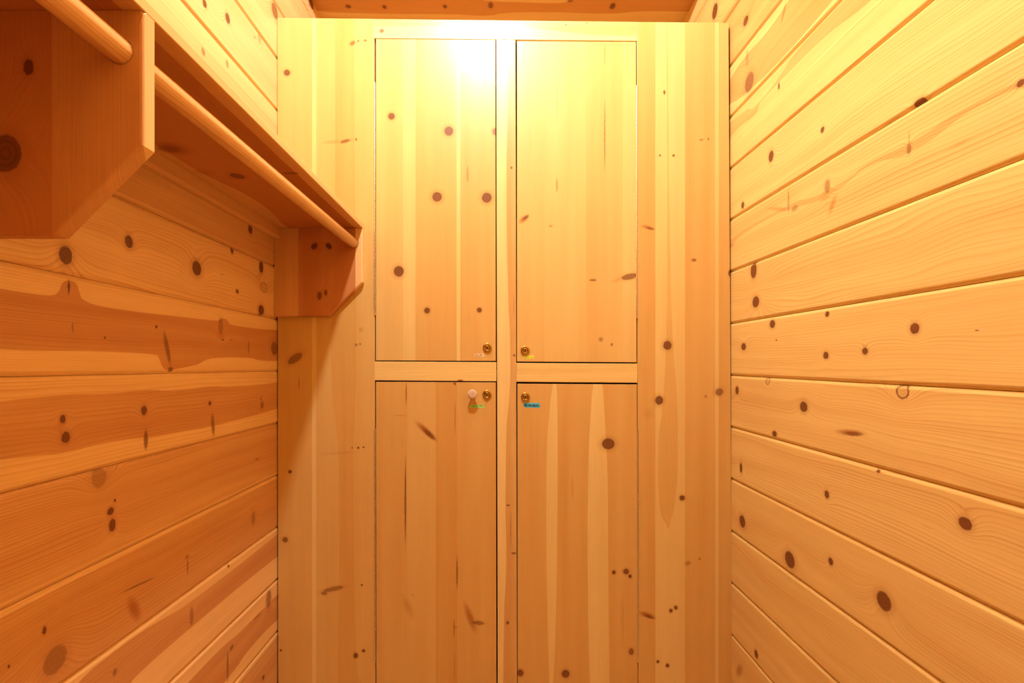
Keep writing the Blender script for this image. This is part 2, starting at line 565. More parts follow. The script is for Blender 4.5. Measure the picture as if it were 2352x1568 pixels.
def plank_field(name, axis, x0, x1, joints, level, facing, mats, pick, thick=0.02, bev=0.004):
    """boards side by side; axis 'ceil', 'floor' or 'wall' (vertical boards at y = level)"""
    V, Fc, MI, UV = [], [], [], []
    for i in range(len(joints) - 1):
        a, b = joints[i], joints[i + 1]
        prof = [(a + 0.0006, thick), (a + 0.0006, bev), (a + bev, 0), (b - bev, 0), (b - 0.0006, bev), (b - 0.0006, thick)]
        base = len(V)
        for x in (x0, x1):
            for (p, d) in prof:
                if axis == 'wall':
                    V.append((p, level + facing * d, x))
                else:
                    V.append((x, p, level + facing * d))
        n = len(prof)
        fs = [(k, k + n, k + n + 1, k + 1) for k in range(n - 1)] + [(n - 1, 2 * n - 1, n, 0)]
        fs += [tuple(range(n)), tuple(range(2 * n - 1, n - 1, -1))]
        for f in fs:
            Fc.append([base + t for t in f])
            MI.append(pick(i))
            UV.append([((x0 if t < n else x1), prof[t % n][0] - a) for t in f])
    o = mesh_obj(name, V, Fc, mats, midx=MI, fuv=UV)
    return structure(o)


xl, xr = LX * S - 0.03, RX * S + 0.03


def ceiling_at(t):
    """point (y, z) of the ceiling at distance t from the back wall's joint, running towards the camera"""
    pts = [(Y_BACK, CEIL * S), (Y_LOW * S, CEIL * S), (0.0, CEIL_HI * S), (Y_FRONT, CEIL_HI * S)]
    for (a, b) in zip(pts, pts[1:]):
        L = math.hypot(b[0] - a[0], b[1] - a[1])
        if t <= L + 1e-9 or b is pts[-1]:
            f = t / L
            ty, tz = (b[0] - a[0]) / L, (b[1] - a[1]) / L
            return a[0] + (b[0] - a[0]) * f, CZ + a[1] + (b[1] - a[1]) * f, tz, -ty
        t -= L


slope_len = math.hypot(Y_LOW * S, (CEIL_HI - CEIL) * S)
t_low = Y_BACK - Y_LOW * S
t_end = t_low + slope_len - Y_FRONT
tj = sorted({round(t, 5) for t in [Y_BACK - (CY0 + CP * k) for k in range(-20, 3)] if 0 < t < t_end} | {0.0, round(t_low, 5), round(t_low + slope_len, 5), round(t_end, 5)})
V, Fc, MI, UV = [], [], [], []
for i in range(len(tj) - 1):
    a, b = tj[i], tj[i + 1]
    if b - a < 0.02:
        bv = (b - a) * 0.2
    else:
        bv = 0.004
    mid = ceiling_at((a + b) / 2)
    vis = abs(Y_BACK - b - CY0) < 0.004
    base = len(V)
    prof = [(a + 0.0006, 0.02), (a + 0.0006, bv), (a + bv, 0), (b - bv, 0), (b - 0.0006, bv), (b - 0.0006, 0.02)]
    for x in (xl, xr):
        for (t, d) in prof:
            y, z, _, _ = ceiling_at(min(max(t, a + 1e-6), b - 1e-6))
            ny, nz = mid[2], mid[3]
            V.append((x, y + ny * d, z + nz * d))
    n = 6
    fs = [(k, k + n, k + n + 1, k + 1) for k in range(n - 1)] + [(n - 1, 2 * n - 1, n, 0), tuple(range(n)), tuple(range(2 * n - 1, n - 1, -1))]
    for f in fs:
        Fc.append([base + q for q in f])
        MI.append(0 if vis else 1 + i % 2)
        UV.append([((xl if q < n else xr), (b - prof[q % n][0])) for q in f])
structure(mesh_obj('ceiling', V, Fc, [ceil_vis] + ceil_gen, midx=MI, fuv=UV))
fj = [Y_FRONT + 0.12 * k for k in range(int((Y_BACK - Y_FRONT) / 0.12) + 1)] + [Y_BACK]
floor_m = [wood('floor_board_a', generic_knots(-0.8, 0.8, 0.12, 3, RND), tone=0.7, seed=91, rough=0.35),
           wood('floor_board_b', generic_knots(-0.8, 0.8, 0.12, 3, RND), tone=0.5, seed=95, rough=0.35)]
plank_field('floor', 'floor', xl, xr, fj, 0.0, -1, floor_m, lambda i: i % 2)
wj = [xl + 0.1875 * k for k in range(10) if xl + 0.1875 * k < xr - 0.02] + [xr]
end_m = [wood('end_wall_pine_a', generic_knots(0, 2.7, 0.18, 7, RND), tone=0.35, seed=101),
         wood('end_wall_pine_b', generic_knots(0, 2.7, 0.18, 7, RND), tone=0.55, seed=105)]
H = CZ + CEIL_HI * S
plank_field('wall_back', 'wall', 0.0, CZ + CEIL * S, wj, Y_BACK, +1, end_m, lambda i: i % 2)
plank_field('wall_front', 'wall', 0.0, H, wj, Y_FRONT, -1, end_m, lambda i: (i + 1) % 2)


# ================================================================ lockers
BASE_Y = D
rootc = empty('locker_cabinet', (0, D, 0.0))
tag(rootc, 'built-in pine locker cabinet with four doors at the end of the narrow room', 'cabinet')


def panel(name, quad, mat, parent, y=D, thick=0.019, vertical=True, bev=0.0012):
    """board whose face is the quad (photo px: top-left, top-right, bottom-right, bottom-left)"""
    V = [(X(p[0]), y, Z(p[1])) for p in quad] + [(X(p[0]), y + thick, Z(p[1])) for p in quad]
    Fc = [(0, 3, 2, 1), (4, 5, 6, 7), (0, 1, 5, 4), (1, 2, 6, 5), (2, 3, 7, 6), (3, 0, 4, 7)]

    def uvf(co, fi):
        uu, vv = co.z - CZ, co.x + (co.y - y) * (0.3 if fi > 1 else 0)
        return (uu, vv) if vertical else (vv, uu)
    o = mesh_obj(name, V, Fc, [mat], parent, uvf=uvf)
    bevel(o, bev, 2)
    return o


def K(lst, vertical=True):
    """knots on the locker face from photo px: x, y, width, height, kind, strength, lean"""
    out = []
    for k in lst:
        px, py, wd, ht = k[:4]
        kind = k[4] if len(k) > 4 else 'd'
        st = k[5] if len(k) > 5 else 0.92
        lean = math.radians(k[6]) if len(k) > 6 else 0.0
        uu, vv = (VY - py) * S, (px - VX) * S
        if vertical:
            out.append((uu, vv, ht * 0.5 * S, wd * 0.5 * S, -lean, kind, st))
        else:
            out.append((vv, uu, wd * 0.5 * S, ht * 0.5 * S, lean, kind, st))
    return out


def ED(pts):
    return [((VY - py) * S, (px - VX) * S) for (px, py) in pts]


def ST(lst):
    return [((px - VX) * S, min(1.0, 0.06 + 1.35 * t)) for (px, t) in lst]


PANEL = dict(sap=(0.77, 0.59, 0.25), heart=(0.56, 0.258, 0.048), blotch=0.4, rough=0.37, spec=0.5, freq=260, rings=0.2, warp=0.012, wu=0.9, wv=5.0, bulge=0.7, fibre=0.07)

m_stile_l = wood('left_stile_pine', K([
    (659, 167, 14, 14), (810, 99, 13, 9, 'd', 0.7, 35), (823, 94, 4, 4), (839, 93, 7, 5, 'd', 0.7), (793, 324, 22, 7, 'd', 0.75, 15), (765, 326, 60, 10, 's', 0.3, 5),
    (818, 320, 4, 5), (678, 823, 38, 17, 'd', 0.65, 35), (687, 880, 3, 34, 'c', 0.5), (823, 1028, 5, 5), (809, 1028, 3, 3), (835, 1027, 4, 4),
    (666, 1083, 8, 8), (655, 1239, 12, 12, 'd', 0.8), (766, 1352, 46, 10, 'd', 0.6, 12), (745, 1362, 14, 8, 'd', 0.6), (831, 1343, 5, 5, 'd', 0.8),
    (817, 1505, 10, 12), (835, 1494, 7, 7), (645, 1493, 5, 5), (829, 757, 12, 12, 's', 0.35), (818, 792, 6, 6, 'd', 0.5), (827, 790, 4, 4, 'd', 0.6), (780, 1040, 100, 8, 's', 0.18, 4),
]), [(ED([(768, 40), (770, 400), (760, 800), (778, 1100), (775, 1568)]), ED([(812, 40), (815, 400), (818, 800), (812, 1100), (830, 1568)]), 0.16)],
    strips=ST([(600, 0.38), (716.5, 0.08), (726, 0.36)]), seed=11.0, **PANEL)
m_stile_r = wood('right_stile_pine', K([
    (1526, 212, 4, 9), (1516, 357, 4, 4), (1547, 357, 5, 5), (1611, 321, 8, 4, 'd', 0.6), (1627, 319, 4, 5, 'd', 0.7), (1488, 522, 34, 10, 's', 0.85, -12), (1494, 525, 22, 6, 'c', 0.7, -12),
    (1594, 597, 10, 6, 'd', 0.7), (1533, 793, 19, 20), (1514, 919, 18, 20), (1652, 900, 18, 16, 'd', 0.7, 30), (1621, 910, 6, 5, 'd', 0.5), (1567, 1143, 12, 12),
    (1580, 1293, 18, 12, 's', 0.7, 25), (1607, 1283, 4, 4, 'd', 0.7), (1486, 1412, 42, 14, 's', 1.0, -18), (1492, 1416, 28, 8, 'c', 0.8, -18), (1552, 1395, 8, 9), (1541, 1402, 8, 9), (1511, 1519, 7, 7),
    (1533, 1528, 8, 9), (1677, 627, 8, 14), (1490, 950, 26, 30, 's', 0.15),
]), [(ED([(1531, 100), (1532, 600), (1530, 780), (1520, 950), (1511, 1060), (1513, 1140), (1530, 1205), (1536, 1215)]),
      ED([(1534, 100), (1540, 600), (1545, 780), (1556, 950), (1557, 1060), (1552, 1140), (1538, 1205), (1536, 1215)]), 0.32)],
    strips=ST([(1440, 0.45), (1505, 0.12), (1573, 0.42), (1642, 0.12), (1650, 0.42)]), seed=15.0, **PANEL)
m_stile_c = wood('centre_stile_pine', K([
    (1181, 816, 4, 5), (1167, 1160, 8, 4, 'd', 0.7), (1180, 1270, 10, 5, 'd', 0.7), (1173, 1215, 2, 100, 'c', 0.7), (1166, 1430, 6, 7), (1175, 385, 4, 5),
    (1172, 230, 2, 50, 'c', 0.4), (1180, 700, 2, 60, 'c', 0.4)]),
    [(ED([(1163, 90), (1167, 200), (1163, 400), (1168, 700), (1172, 830), (1170, 900), (1163, 1000), (1161, 1150), (1163, 1270), (1158, 1400), (1156, 1568)]), None, 0.6)],
    sap=(0.80, 0.60, 0.27), rough=0.37, spec=0.5, tone=0.05, seed=19.0, freq=170, rings=0.35, warp=0.01)
m_rail_t = wood('top_rail_pine', K([(877, 71, 9, 9, 'd', 0.8), (1115, 50, 3, 2), (1207, 51, 3, 2), (1300, 57, 3, 3), (1348, 53, 3, 2), (986, 49, 3, 2), (1160, 78, 30, 12, 'd', 0.55), (1180, 72, 10, 14, 'd', 0.4), (1160, 90, 34, 3, 'c', 0.8, 25)], False),
                [([((1200 - VX) * S, (VY - 60) * S), ((1290 - VX) * S, (VY - 72) * S), ((1370 - VX) * S, (VY - 80) * S), ((1463 - VX) * S, (VY - 82) * S)], None, 0.45)],
                sap=(0.80, 0.60, 0.27), rough=0.37, spec=0.5, tone=0.12, seed=21.0, freq=120, rings=0.3, warp=0.03)
m_rail_m = wood('middle_rail_pine', K([(1057, 874, 12, 5, 'd', 0.8)], False), tone=0.02, seed=25.0, freq=110, rings=0.35, warp=0.035, wu=2.0)
m_rail_n = wood('middle_rail_pine_b', [], tone=0.04, seed=27.0, freq=110, rings=0.4, warp=0.04, wu=2.2)

panel('side_stile', [(636.8, 40.5), (859.5, 43.0), (862.3, 1611), (638.8, 1611)], m_stile_l, rootc)
panel('side_stile', [(1462.8, 50.0), (1673.5, 52.0), (1682.5, 1611), (1466.3, 1611)], m_stile_r, rootc)
panel('centre_stile', [(1139.8, 90.3), (1184.2, 91.2), (1187.8, 1611), (1143.2, 1611)], m_stile_c, rootc)
panel('top_rail', [(859.8, 43.3), (1462.6, 50.0), (1462.6, 93.8), (859.8, 87.6)], m_rail_t, rootc, vertical=False, bev=0.0008)
panel('middle_rail', [(860.5, 829.8), (1140.2, 831.4), (1140.2, 875.6), (860.5, 873.4)], m_rail_m, rootc, vertical=False)
panel('middle_rail', [(1186.2, 833.2), (1464.2, 834.8), (1464.2, 879.0), (1186.2, 876.8)], m_rail_n, rootc, vertical=False)
panel('bottom_rail', [(861.5, 1594), (1142.6, 1594), (1142.6, 1611), (861.5, 1611)], m_rail_m, rootc, vertical=False)
panel('bottom_rail', [(1187.9, 1594), (1466.0, 1594), (1466.0, 1611), (1187.9, 1611)], m_rail_n, rootc, vertical=False)

# carcass: sides, top, bottom, back, middle partition and shelves behind the face frame
m_carc = wood('carcass_pine', [], tone=0.5, seed=31.0, freq=150, rings=0.2)


def boxes(name, lst, mat, parent):
    V, Fc = [], []
    for (x0, x1, y0, y1, z0, z1) in lst:
        b = len(V)
        for x in (x0, x1):
            for y in (y0, y1):
                for z in (z0, z1):
                    V.append((x, y, z))
        for q in ((0, 1, 3, 2), (4, 6, 7, 5), (0, 4, 5, 1), (2, 3, 7, 6), (0, 2, 6, 4), (1, 5, 7, 3)):
            Fc.append([b + t for t in q])
    return mesh_obj(name, V, Fc, [mat], parent, uvf=lambda co, fi: (co.z, co.x + co.y))


yb, yk = D + 0.0195, Y_BACK - 0.012
zt = CZ + 786 * S
cx0, cx1 = LX * S + 0.006, RX * S - 0.014
boxes('carcass', [
    (cx0, cx0 + 0.018, yb, yk, 0.0, zt), (cx1 - 0.018, cx1, yb, yk, 0.0, zt),
    (cx0 + 0.018, cx1 - 0.018, yb, yk, zt - 0.018, zt), (cx0 + 0.018, cx1 - 0.018, yb, yk, 0.002, 0.020),
    (cx0 + 0.018, cx1 - 0.018, yk - 0.012, yk, 0.020, zt - 0.018),
    (X(1156), X(1168), yb, yk - 0.012, 0.020, zt - 0.018),
    (cx0 + 0.018, X(1156), yb + 0.002, yk - 0.012, Z(860), Z(848)), (X(1168), cx1 - 0.018, yb + 0.002, yk - 0.012, Z(862), Z(850)),
], m_carc, rootc)

door_data = [
    # quad, knots, hearts, strips, hinge (x, y0, y1), lock (x, y, key angle)
    ([(863.4, 89.4), (1138.2, 91.3), (1138.9, 828.9), (863.2, 827.6)],
     [(899, 267, 15, 15), (1031, 301, 20, 21), (1137, 302, 12, 15, 'd', 0.8), (1004, 452, 22, 22), (1118, 454, 22, 23), (916, 623, 23, 24), (981, 713, 13, 13),
      (1101, 712, 11, 11), (1074, 400, 7, 46, 'c', 0.4), (1098, 265, 6, 12, 's', 0.3)],
     [], [(850, 0.27), (925, 0.14), (954, 0.40), (1048, 0.04), (1057, 0.40)],
     (861.0, 190, 724), (1119.3, 797.6, 0)),
    ([(1187.2, 94.0), (1460.8, 96.2), (1462.2, 832.0), (1187.4, 830.2)],
     [(1280, 200, 3, 200, 'c', 0.28), (1389, 310, 4, 185, 'c', 0.62), (1389, 125, 2, 60, 'c', 0.5), (1279, 425, 6, 42, 'c', 0.45), (1203, 503, 30, 15, 's', 0.85, 38), (1208, 499, 20, 8, 'c', 0.7, 38),
      (1265, 519, 8, 5, 'd', 0.4), (1362, 643, 14, 5, 'd', 0.7), (1446, 635, 36, 13, 'd', 0.75, 12), (1420, 642, 40, 10, 's', 0.3, 20), (1380, 779, 9, 9, 'd', 0.5), (1405, 791, 5, 6, 'd', 0.7)],
     [], [(1180, 0.30), (1250, 0.22), (1345, 0.30), (1430, 0.2)],
     (1462.4, 197, 731), (1206.0, 803.6, 3)),
    ([(863.4, 876.6), (1139.0, 877.9), (1140.4, 1591), (864.4, 1591)],
     [(933, 905, 3, 60, 'c', 0.8), (931, 1150, 5, 230, 'c', 0.8), (1050, 1315, 5, 90, 'c', 0.75), (1045, 960, 3, 90, 'c', 0.45), (978, 989, 62, 16, 's', 1.0, -42), (987, 998, 44, 12, 'c', 0.8, -42),
      (1098, 1430, 26, 9, 'd', 0.65, -5), (1080, 1418, 18, 74, 's', 0.85, 20), (1043, 1442, 3, 50, 'c', 0.7), (1046, 1440, 16, 3, 'c', 0.5), (1045, 881, 5, 6, 'd', 0.8),
      (920, 954, 36, 3, 's', 0.4), (938, 1395, 20, 60, 's', 0.3, 25), (948, 1366, 8, 2, 'c', 0.6), (925, 1366, 6, 2, 'c', 0.5), (1044, 1530, 2, 80, 'c', 0.4)],
     [], [(850, 0.42), (935, 0.36), (1001, 0.5), (1050, 0.42)],
     (861.6, 984, 1521), (1118.6, 905.2, -28)),
    ([(1188.4, 881.0), (1463.0, 882.6), (1465.0, 1591), (1189.0, 1591)],
     [(1397, 1019, 29, 25), (1410, 1314, 8, 9), (1438, 1312, 13, 13), (1447, 1323, 8, 8), (1450, 1496, 11, 15, 'd', 0.8), (1299, 1547, 18, 18), (1195, 1545, 14, 16),
      (1315, 1120, 5, 60, 's', 0.3), (1430, 1420, 10, 150, 's', 0.2)],
     [(None, ED([(1272, 875), (1262, 950), (1256, 1050), (1255, 1200), (1257, 1400), (1262, 1568)]), 0.48),
      (ED([(1275, 875), (1280, 930), (1281, 1050), (1280, 1200), (1277, 1400), (1270, 1568)]), ED([(1365, 875), (1356, 960), (1351, 1100), (1350, 1300), (1355, 1568)]), 0.5),
      (ED([(1383, 875), (1388, 940), (1392, 1020), (1396, 1120), (1397, 1300), (1400, 1568)]), None, 0.5)],
     [(1180, 0.04)], (1464.8, 986, 1520), (1206.6, 910.6, 42)),
]

m_brass = plain('polished_brass', (0.56, 0.37, 0.11), 0.16, 1.0, 0.03)
m_dark = plain('keyhole_dark', (0.01, 0.006, 0.003), 0.6)
m_steel = plain('nickel_hinge', (0.72, 0.66, 0.58), 0.35, 1.0, 0.05)
m_knobw = plain('pale_turned_wood', (0.62, 0.44, 0.33), 0.5, 0.0, 0.08, 120)


def lathe(prof, c, seg=40):
    """profile [(radius, distance in front of the door)] turned about the -Y axis at c"""
    V, Fc = [], []
    for (r, d) in prof:
        for k in range(seg):
            a = 2 * math.pi * k / seg
            V.append((c[0] + r * math.cos(a), c[1] - d, c[2] + r * math.sin(a)))
    for j in range(len(prof) - 1):
        for k in range(seg):
            k2 = (k + 1) % seg
            Fc.append((j * seg + k, j * seg + k2, (j + 1) * seg + k2, (j + 1) * seg + k))
    Fc.append(tuple(range((len(prof) - 1) * seg, len(prof) * seg)))
    return V, Fc


def cam_lock(parent, px, py, ang):
    c = (X(px), D, Z(py))
    s = S
    q = S * 0.72
    prof = [(10.0 * s, -0.001), (10.2 * s, 0.0004), (10.3 * s, 3.0 * q), (9.9 * s, 4.4 * q), (8.9 * s, 5.6 * q), (7.6 * s, 6.3 * q), (6.6 * s, 6.4 * q),
            (6.0 * s, 5.2 * q), (5.7 * s, 3.6 * q), (5.2 * s, 3.5 * q), (4.9 * s, 5.0 * q), (4.2 * s, 5.8 * q), (2.6 * s, 6.1 * q)]
    V, Fc = lathe(prof, c, 40)
    mi = [0] * len(Fc)
    # keyhole: a round and a slot, set on the plug face
    b = len(V)
    a0 = math.radians(ang)
    pts = []
    for k in range(16):
        t = 2 * math.pi * k / 16
        x, z = 1.25 * s * math.cos(t), 2.9 * s * math.sin(t)
        if math.sin(t) > 0.2:
            x *= 1.25
        pts.append((x * math.cos(a0) + z * math.sin(a0), -x * math.sin(a0) + z * math.cos(a0)))
    for (x, z) in pts:
        V.append((c[0] + x, c[1] - 6.05 * q, c[2] + z))
    for (x, z) in pts:
        V.append((c[0] + x, c[1] - 6.35 * q, c[2] + z))
    for k in range(16):
        Fc.append((b + k, b + (k + 1) % 16, b + 16 + (k + 1) % 16, b + 16 + k))
        mi.append(1)
    Fc.append(tuple(b + 16 + k for k in range(16)))
    mi.append(1)
    o = mesh_obj('cam_lock', V, Fc, [m_brass, m_dark], parent, midx=mi, smooth=True)
    o['label'] = 'round brass cam lock'
    bm = bmesh.new()
    bm.from_mesh(o.data)
    bmesh.ops.recalc_face_normals(bm, faces=bm.faces)
    bm.to_mesh(o.data)
    bm.free()
    return o


def piano_hinge(parent, px, y0, y1):
    V, Fc = [], []
    r = 1.75 * S
    seg = 12
    n = int((y1 - y0) / 9.0)
    step = (y1 - y0) / n
    for i in range(n):
        za, zb_ = Z(y0 + i * step + 0.25), Z(y0 + (i + 1) * step - 0.25)
        b = len(V)
        for z in (za, zb_):
            for k in range(seg):
                a = 2 * math.pi * k / seg
                V.append((X(px) + r * math.cos(a), D - 0.6 * S + r * math.sin(a), z))
        for k in range(seg):
            Fc.append((b + k, b + (k + 1) % seg, b + seg + (k + 1) % seg, b + seg + k))
        Fc.append(tuple(b + k for k in range(seg)))
        Fc.append(tuple(b + seg + k for k in reversed(range(seg))))
    # the two leaves folded into the gap
    for dx in (-0.55, 0.25):
        b = len(V)
        for x in (X(px + dx), X(px + dx + 0.3)):
            for y in (D, D + 0.016):
                for z in (Z(y1 - 0.4), Z(y0 + 0.4)):
                    V.append((x, y, z))
        for q in ((0, 1, 3, 2), (4, 6, 7, 5), (0, 4, 5, 1), (2, 3, 7, 6), (0, 2, 6, 4), (1, 5, 7, 3)):
            Fc.append([b + t for t in q])
    o = mesh_obj('piano_hinge', V, Fc, [m_steel], parent)
    o['label'] = 'long nickel piano hinge'
    return o


GLYPH = {
    'A': [[(0, 0), (.5, 1), (1, 0)], [(.2, .35), (.8, .35)]],
    'B': [[(0, 0), (0, 1), (.8, .95), (.85, .6), (0, .5), (.95, .45), (.9, .03), (0, 0)]],
    'E': [[(.9, 1), (.05, 1), (0, 0), (.95, 0)], [(0, .5), (.7, .5)]],
    'G': [[(.95, .85), (.4, 1), (0, .5), (.35, 0), (.9, .1), (.9, .45), (.55, .45)]],
    'H': [[(0, 0), (0, 1)], [(.9, 0), (.9, 1)], [(0, .5), (.9, .5)]],
    'I': [[(.5, 0), (.5, 1)]],
    'K': [[(0, 0), (0, 1)], [(.9, 1), (0, .45), (.95, 0)]],
    'L': [[(0, 1), (0, 0), (.9, 0)]],
    'M': [[(0, 0), (.1, 1), (.5, .35), (.9, 1), (1, 0)]],
    'N': [[(0, 0), (0, 1), (.9, 0), (.9, 1)]],
    'R': [[(0, 0), (0, 1), (.85, .9), (.8, .55), (0, .5), (.95, 0)]],
    'S': [[(.9, .9), (.3, 1), (.05, .7), (.85, .35), (.6, 0), (0, .1)]],
    'T': [[(0, 1), (1, 1)], [(.5, 1), (.5, 0)]],
    'U': [[(0, 1), (.1, .1), (.5, 0), (.85, .1), (.9, 1)]],
    'W': [[(0, 1), (.2, 0), (.5, .7), (.8, 0), (1, 1)]],
    'Y': [[(0, 1), (.5, .5), (1, 1)], [(.5, .5), (.4, 0)]],
    '-': [[(.2, .5), (.8, .5)]],
    ' ': [],
}


def tape(parent, outline, text, tcol, icol, x0, x1, yb0, yb1, hgt, wline, label):
    """adhesive name tape with hand lettering, photo px on the door"""
    V, Fc, mi = [], [], []
    n = len(outline)
    yf, yk_ = D - 0.0005, D + 0.0003
    for y in (yf, yk_):
        for (px, py) in outline:
            V.append((X(px), y, Z(py)))
    Fc.append(tuple(range(n))); mi.append(0)
    for k in range(n):
        Fc.append((k, n + k, n + (k + 1) % n, (k + 1) % n)); mi.append(0)
    cw = (x1 - x0) / len(text)
    for i, ch in enumerate(text):
        gx = x0 + i * cw
        by = yb0 + (yb1 - yb0) * i / max(1, len(text) - 1)
        for pl in GLYPH[ch]:
            for (p, q) in zip(pl, pl[1:]):
                ax, ay = gx + p[0] * cw * 0.76, by - p[1] * hgt
                bx, by_ = gx + q[0] * cw * 0.76, by - q[1] * hgt
                dx, dy = bx - ax, by_ - ay
                L = math.hypot(dx, dy) or 1
                ex, ey = dx / L * wline * 0.3, dy / L * wline * 0.3
                nx, ny = -dy / L * wline / 2, dx / L * wline / 2
                b = len(V)
                for (cx, cy) in ((ax - ex + nx, ay - ey + ny), (bx + ex + nx, by_ + ey + ny), (bx + ex - nx, by_ + ey - ny), (ax - ex - nx, ay - ey - ny)):
                    V.append((X(cx), D - 0.0008, Z(cy)))
                Fc.append((b, b + 1, b + 2, b + 3)); mi.append(1)
    mt = plain('name_tape_paper', tcol, 0.6, 0.0, 0.04, 300)
    mk = plain('marker_ink', icol, 0.6, 0.0, 0.05, 300)
    o = mesh_obj('name_tape', V, Fc, [mt, mk], parent, midx=mi)
    o['label'] = label
    return o


doors = []
for i, (quad, kn, he, stp, hinge, lock) in enumerate(door_data):
    m = wood('door_pine_%d' % i, K(kn), he, strips=ST(stp), seed=50.0 + 7 * i, **PANEL)
    dr = panel('door', quad, m, rootc, thick=0.018, bev=0.0010)
    doors.append(dr)
    piano_hinge(dr, *hinge)
    cam_lock(dr, *lock)

tape(doors[0], [(1089, 812.6), (1112.2, 811.6), (1112.4, 819), (1090.4, 818.2)], 'MULLARY', (0.86, 0.62, 0.42), (0.20, 0.09, 0.03), 1091.8, 1109.2, 816.8, 816.4, 2.9, 0.55, 'peach name tape with handwriting')
tape(doors[1], [(1202, 817.4), (1226.3, 816), (1226.3, 823.2), (1202, 823.2)], 'WATKINS', (0.80, 0.86, 0.08), (0.30, 0.30, 0.02), 1204.6, 1225.0, 821.8, 821.6, 2.7, 0.5, 'yellow name tape with handwriting')
tape(doors[2], [(1080, 930.2), (1111.2, 929), (1108.4, 933), (1113.8, 933.2), (1112.6, 936.2), (1080, 936)], 'YAUL S-YNG', (0.36, 0.80, 0.22), (0.10, 0.20, 0.02), 1081.5, 1109.0, 934.3, 932.9, 2.8, 0.55, 'green name tape with a torn end')
tape(doors[3], [(1203, 924.8), (1240.2, 925.3), (1239.8, 936.4), (1203, 935)], 'MEHRABAN', (0.08, 0.52, 0.85), (0.004, 0.006, 0.01), 1203.8, 1238.6, 932.9, 933.8, 4.9, 1.0, 'cyan name tape reading MEHRABAN')

s = S
V, Fc = lathe([(6.6 * s, -0.001), (6.4 * s, 2 * s), (5.7 * s, 5 * s), (5.8 * s, 7.5 * s), (8.0 * s, 9.6 * s), (10.3 * s, 11.6 * s), (10.9 * s, 13.4 * s),
               (10.6 * s, 15.2 * s), (9.4 * s, 16.4 * s), (6.4 * s, 17.0 * s), (2.5 * s, 17.1 * s)], (X(1085.8), D, Z(904.6)), 40)
kb = mesh_obj('knob', V, Fc, [m_knobw], doors[2], smooth=True)
kb['label'] = 'round pale wooden knob'
bm = bmesh.new(); bm.from_mesh(kb.data); bmesh.ops.recalc_face_normals(bm, faces=bm.faces); bm.to_mesh(kb.data); bm.free()


# ================================================================ shelf on the left wall
SH_END = -0.62
Y_NEAR_B = D / 2.5617                  # back of the near bracket
PT = 0.0195                            # bracket thickness


def tilt(y):                            # the shelf sinks slightly towards the door
    return -5.0 * (D - y) / (D - Y_NEAR_B)


roots = empty('wall_shelf', (LX * S, D * 0.5, CZ + 115 * S))
tag(roots, 'long pine shelf with shaped brackets along the left wall, above the hanging rod', 'shelf')


def shelf_k(px, py, wd, ht, kind='d', st=0.9, lean=0.0):
    r = (VY - py) / 313.0
    return (D / r, (px - VX) / r * S, 0.5 * ht * D / (VY - py) , 0.5 * wd / r * S, lean, kind, st)


def shelf_e(pts):
    return [(D * 313.0 / (VY - py), (px - VX) * 313.0 / (VY - py) * S) for (px, py) in pts]


SK = [shelf_k(545, 404, 30, 9, 'd', 0.85), shelf_k(398, 339, 78, 20, 's', 0.95, 0.12), shelf_k(388, 341, 60, 12, 'c', 0.5, 0.12), shelf_k(668, 397, 46, 4, 'c', 0.75), shelf_k(470, 395, 60, 8, 's', 0.3)]
m_shelf = wood('shelf_pine', SK, [
    (shelf_e([(643, 512), (625, 490), (600, 470), (560, 445), (500, 415), (420, 370), (300, 290)]), -(309 + 18) * S, 0.75)],
    tone=0.45, seed=63.0, sap=RSAP, heart=RHEART, freq=190, rings=0.35, warp=0.02)
m_edge = wood('shelf_edge_pine', [], [], tone=0.04, seed=65.0, sap=RSAP, heart=RHEART, freq=60, rings=0.35, warp=0.02)
V = []
for y in (D - 0.0006, Y_NEAR_B, SH_END):
    for (a, b) in ((LX + 0.6, 315), (-308.6, 315), (-308.6, 326.6), (LX + 0.6, 326.6)):
        V.append((a * S, y, CZ + (b + tilt(y)) * S))
Fc, mi = [], []
for j in (0, 1):
    for k in range(4):
        Fc.append((j * 4 + k, j * 4 + (k + 1) % 4, j * 4 + 4 + (k + 1) % 4, j * 4 + 4 + k))
        mi.append(1 if k == 1 else 0)
Fc += [(3, 2, 1, 0), (8, 9, 10, 11)]
mi += [0, 0]


def shelf_uv(co, fi):
    return (co.y, co.x + (co.z - CZ - 315 * S if mi[fi] == 1 else 0))


o = mesh_obj('shelf_board', V, Fc, [m_shelf, m_edge], roots, uvf=shelf_uv, midx=mi)
bevel(o, 0.0016, 2)

# ledger along the wall under the shelf
m_ledger = wood('ledger_pine', [], [], tone=0.45, seed=67.0, sap=RSAP, heart=RHEART, freq=200, rings=0.3)
prof = [(LX + 0.6, 315), (LX + 0.6, 289.6), (-499.5, 289.6), (-496.6, 291.2), (-495.6, 294.5), (-495.6, 315)]
V, Fc = [], []
for y in (D - PT - 0.001, Y_NEAR_B, SH_END):
    for (a, b) in prof:
        V.append((a * S, y, CZ + (b + tilt(y) - 0.3) * S))
n = len(prof)
for j in (0, 1):
    for k in range(n):
        Fc.append((j * n + k, j * n + (k + 1) % n, (j + 1) * n + (k + 1) % n, (j + 1) * n + k))
Fc += [tuple(range(n - 1, -1, -1)), tuple(range(2 * n, 3 * n))]
mesh_obj('ledger_strip', V, Fc, [m_ledger], roots, uvf=lambda co, fi: (co.y, co.z - CZ + co.x))

ROD_R = 10.8


def rod_c(y):
    return (-328.6, 280.0 - 6.1 * (D - PT - y) / (D - PT - (Y_NEAR_B - PT)))


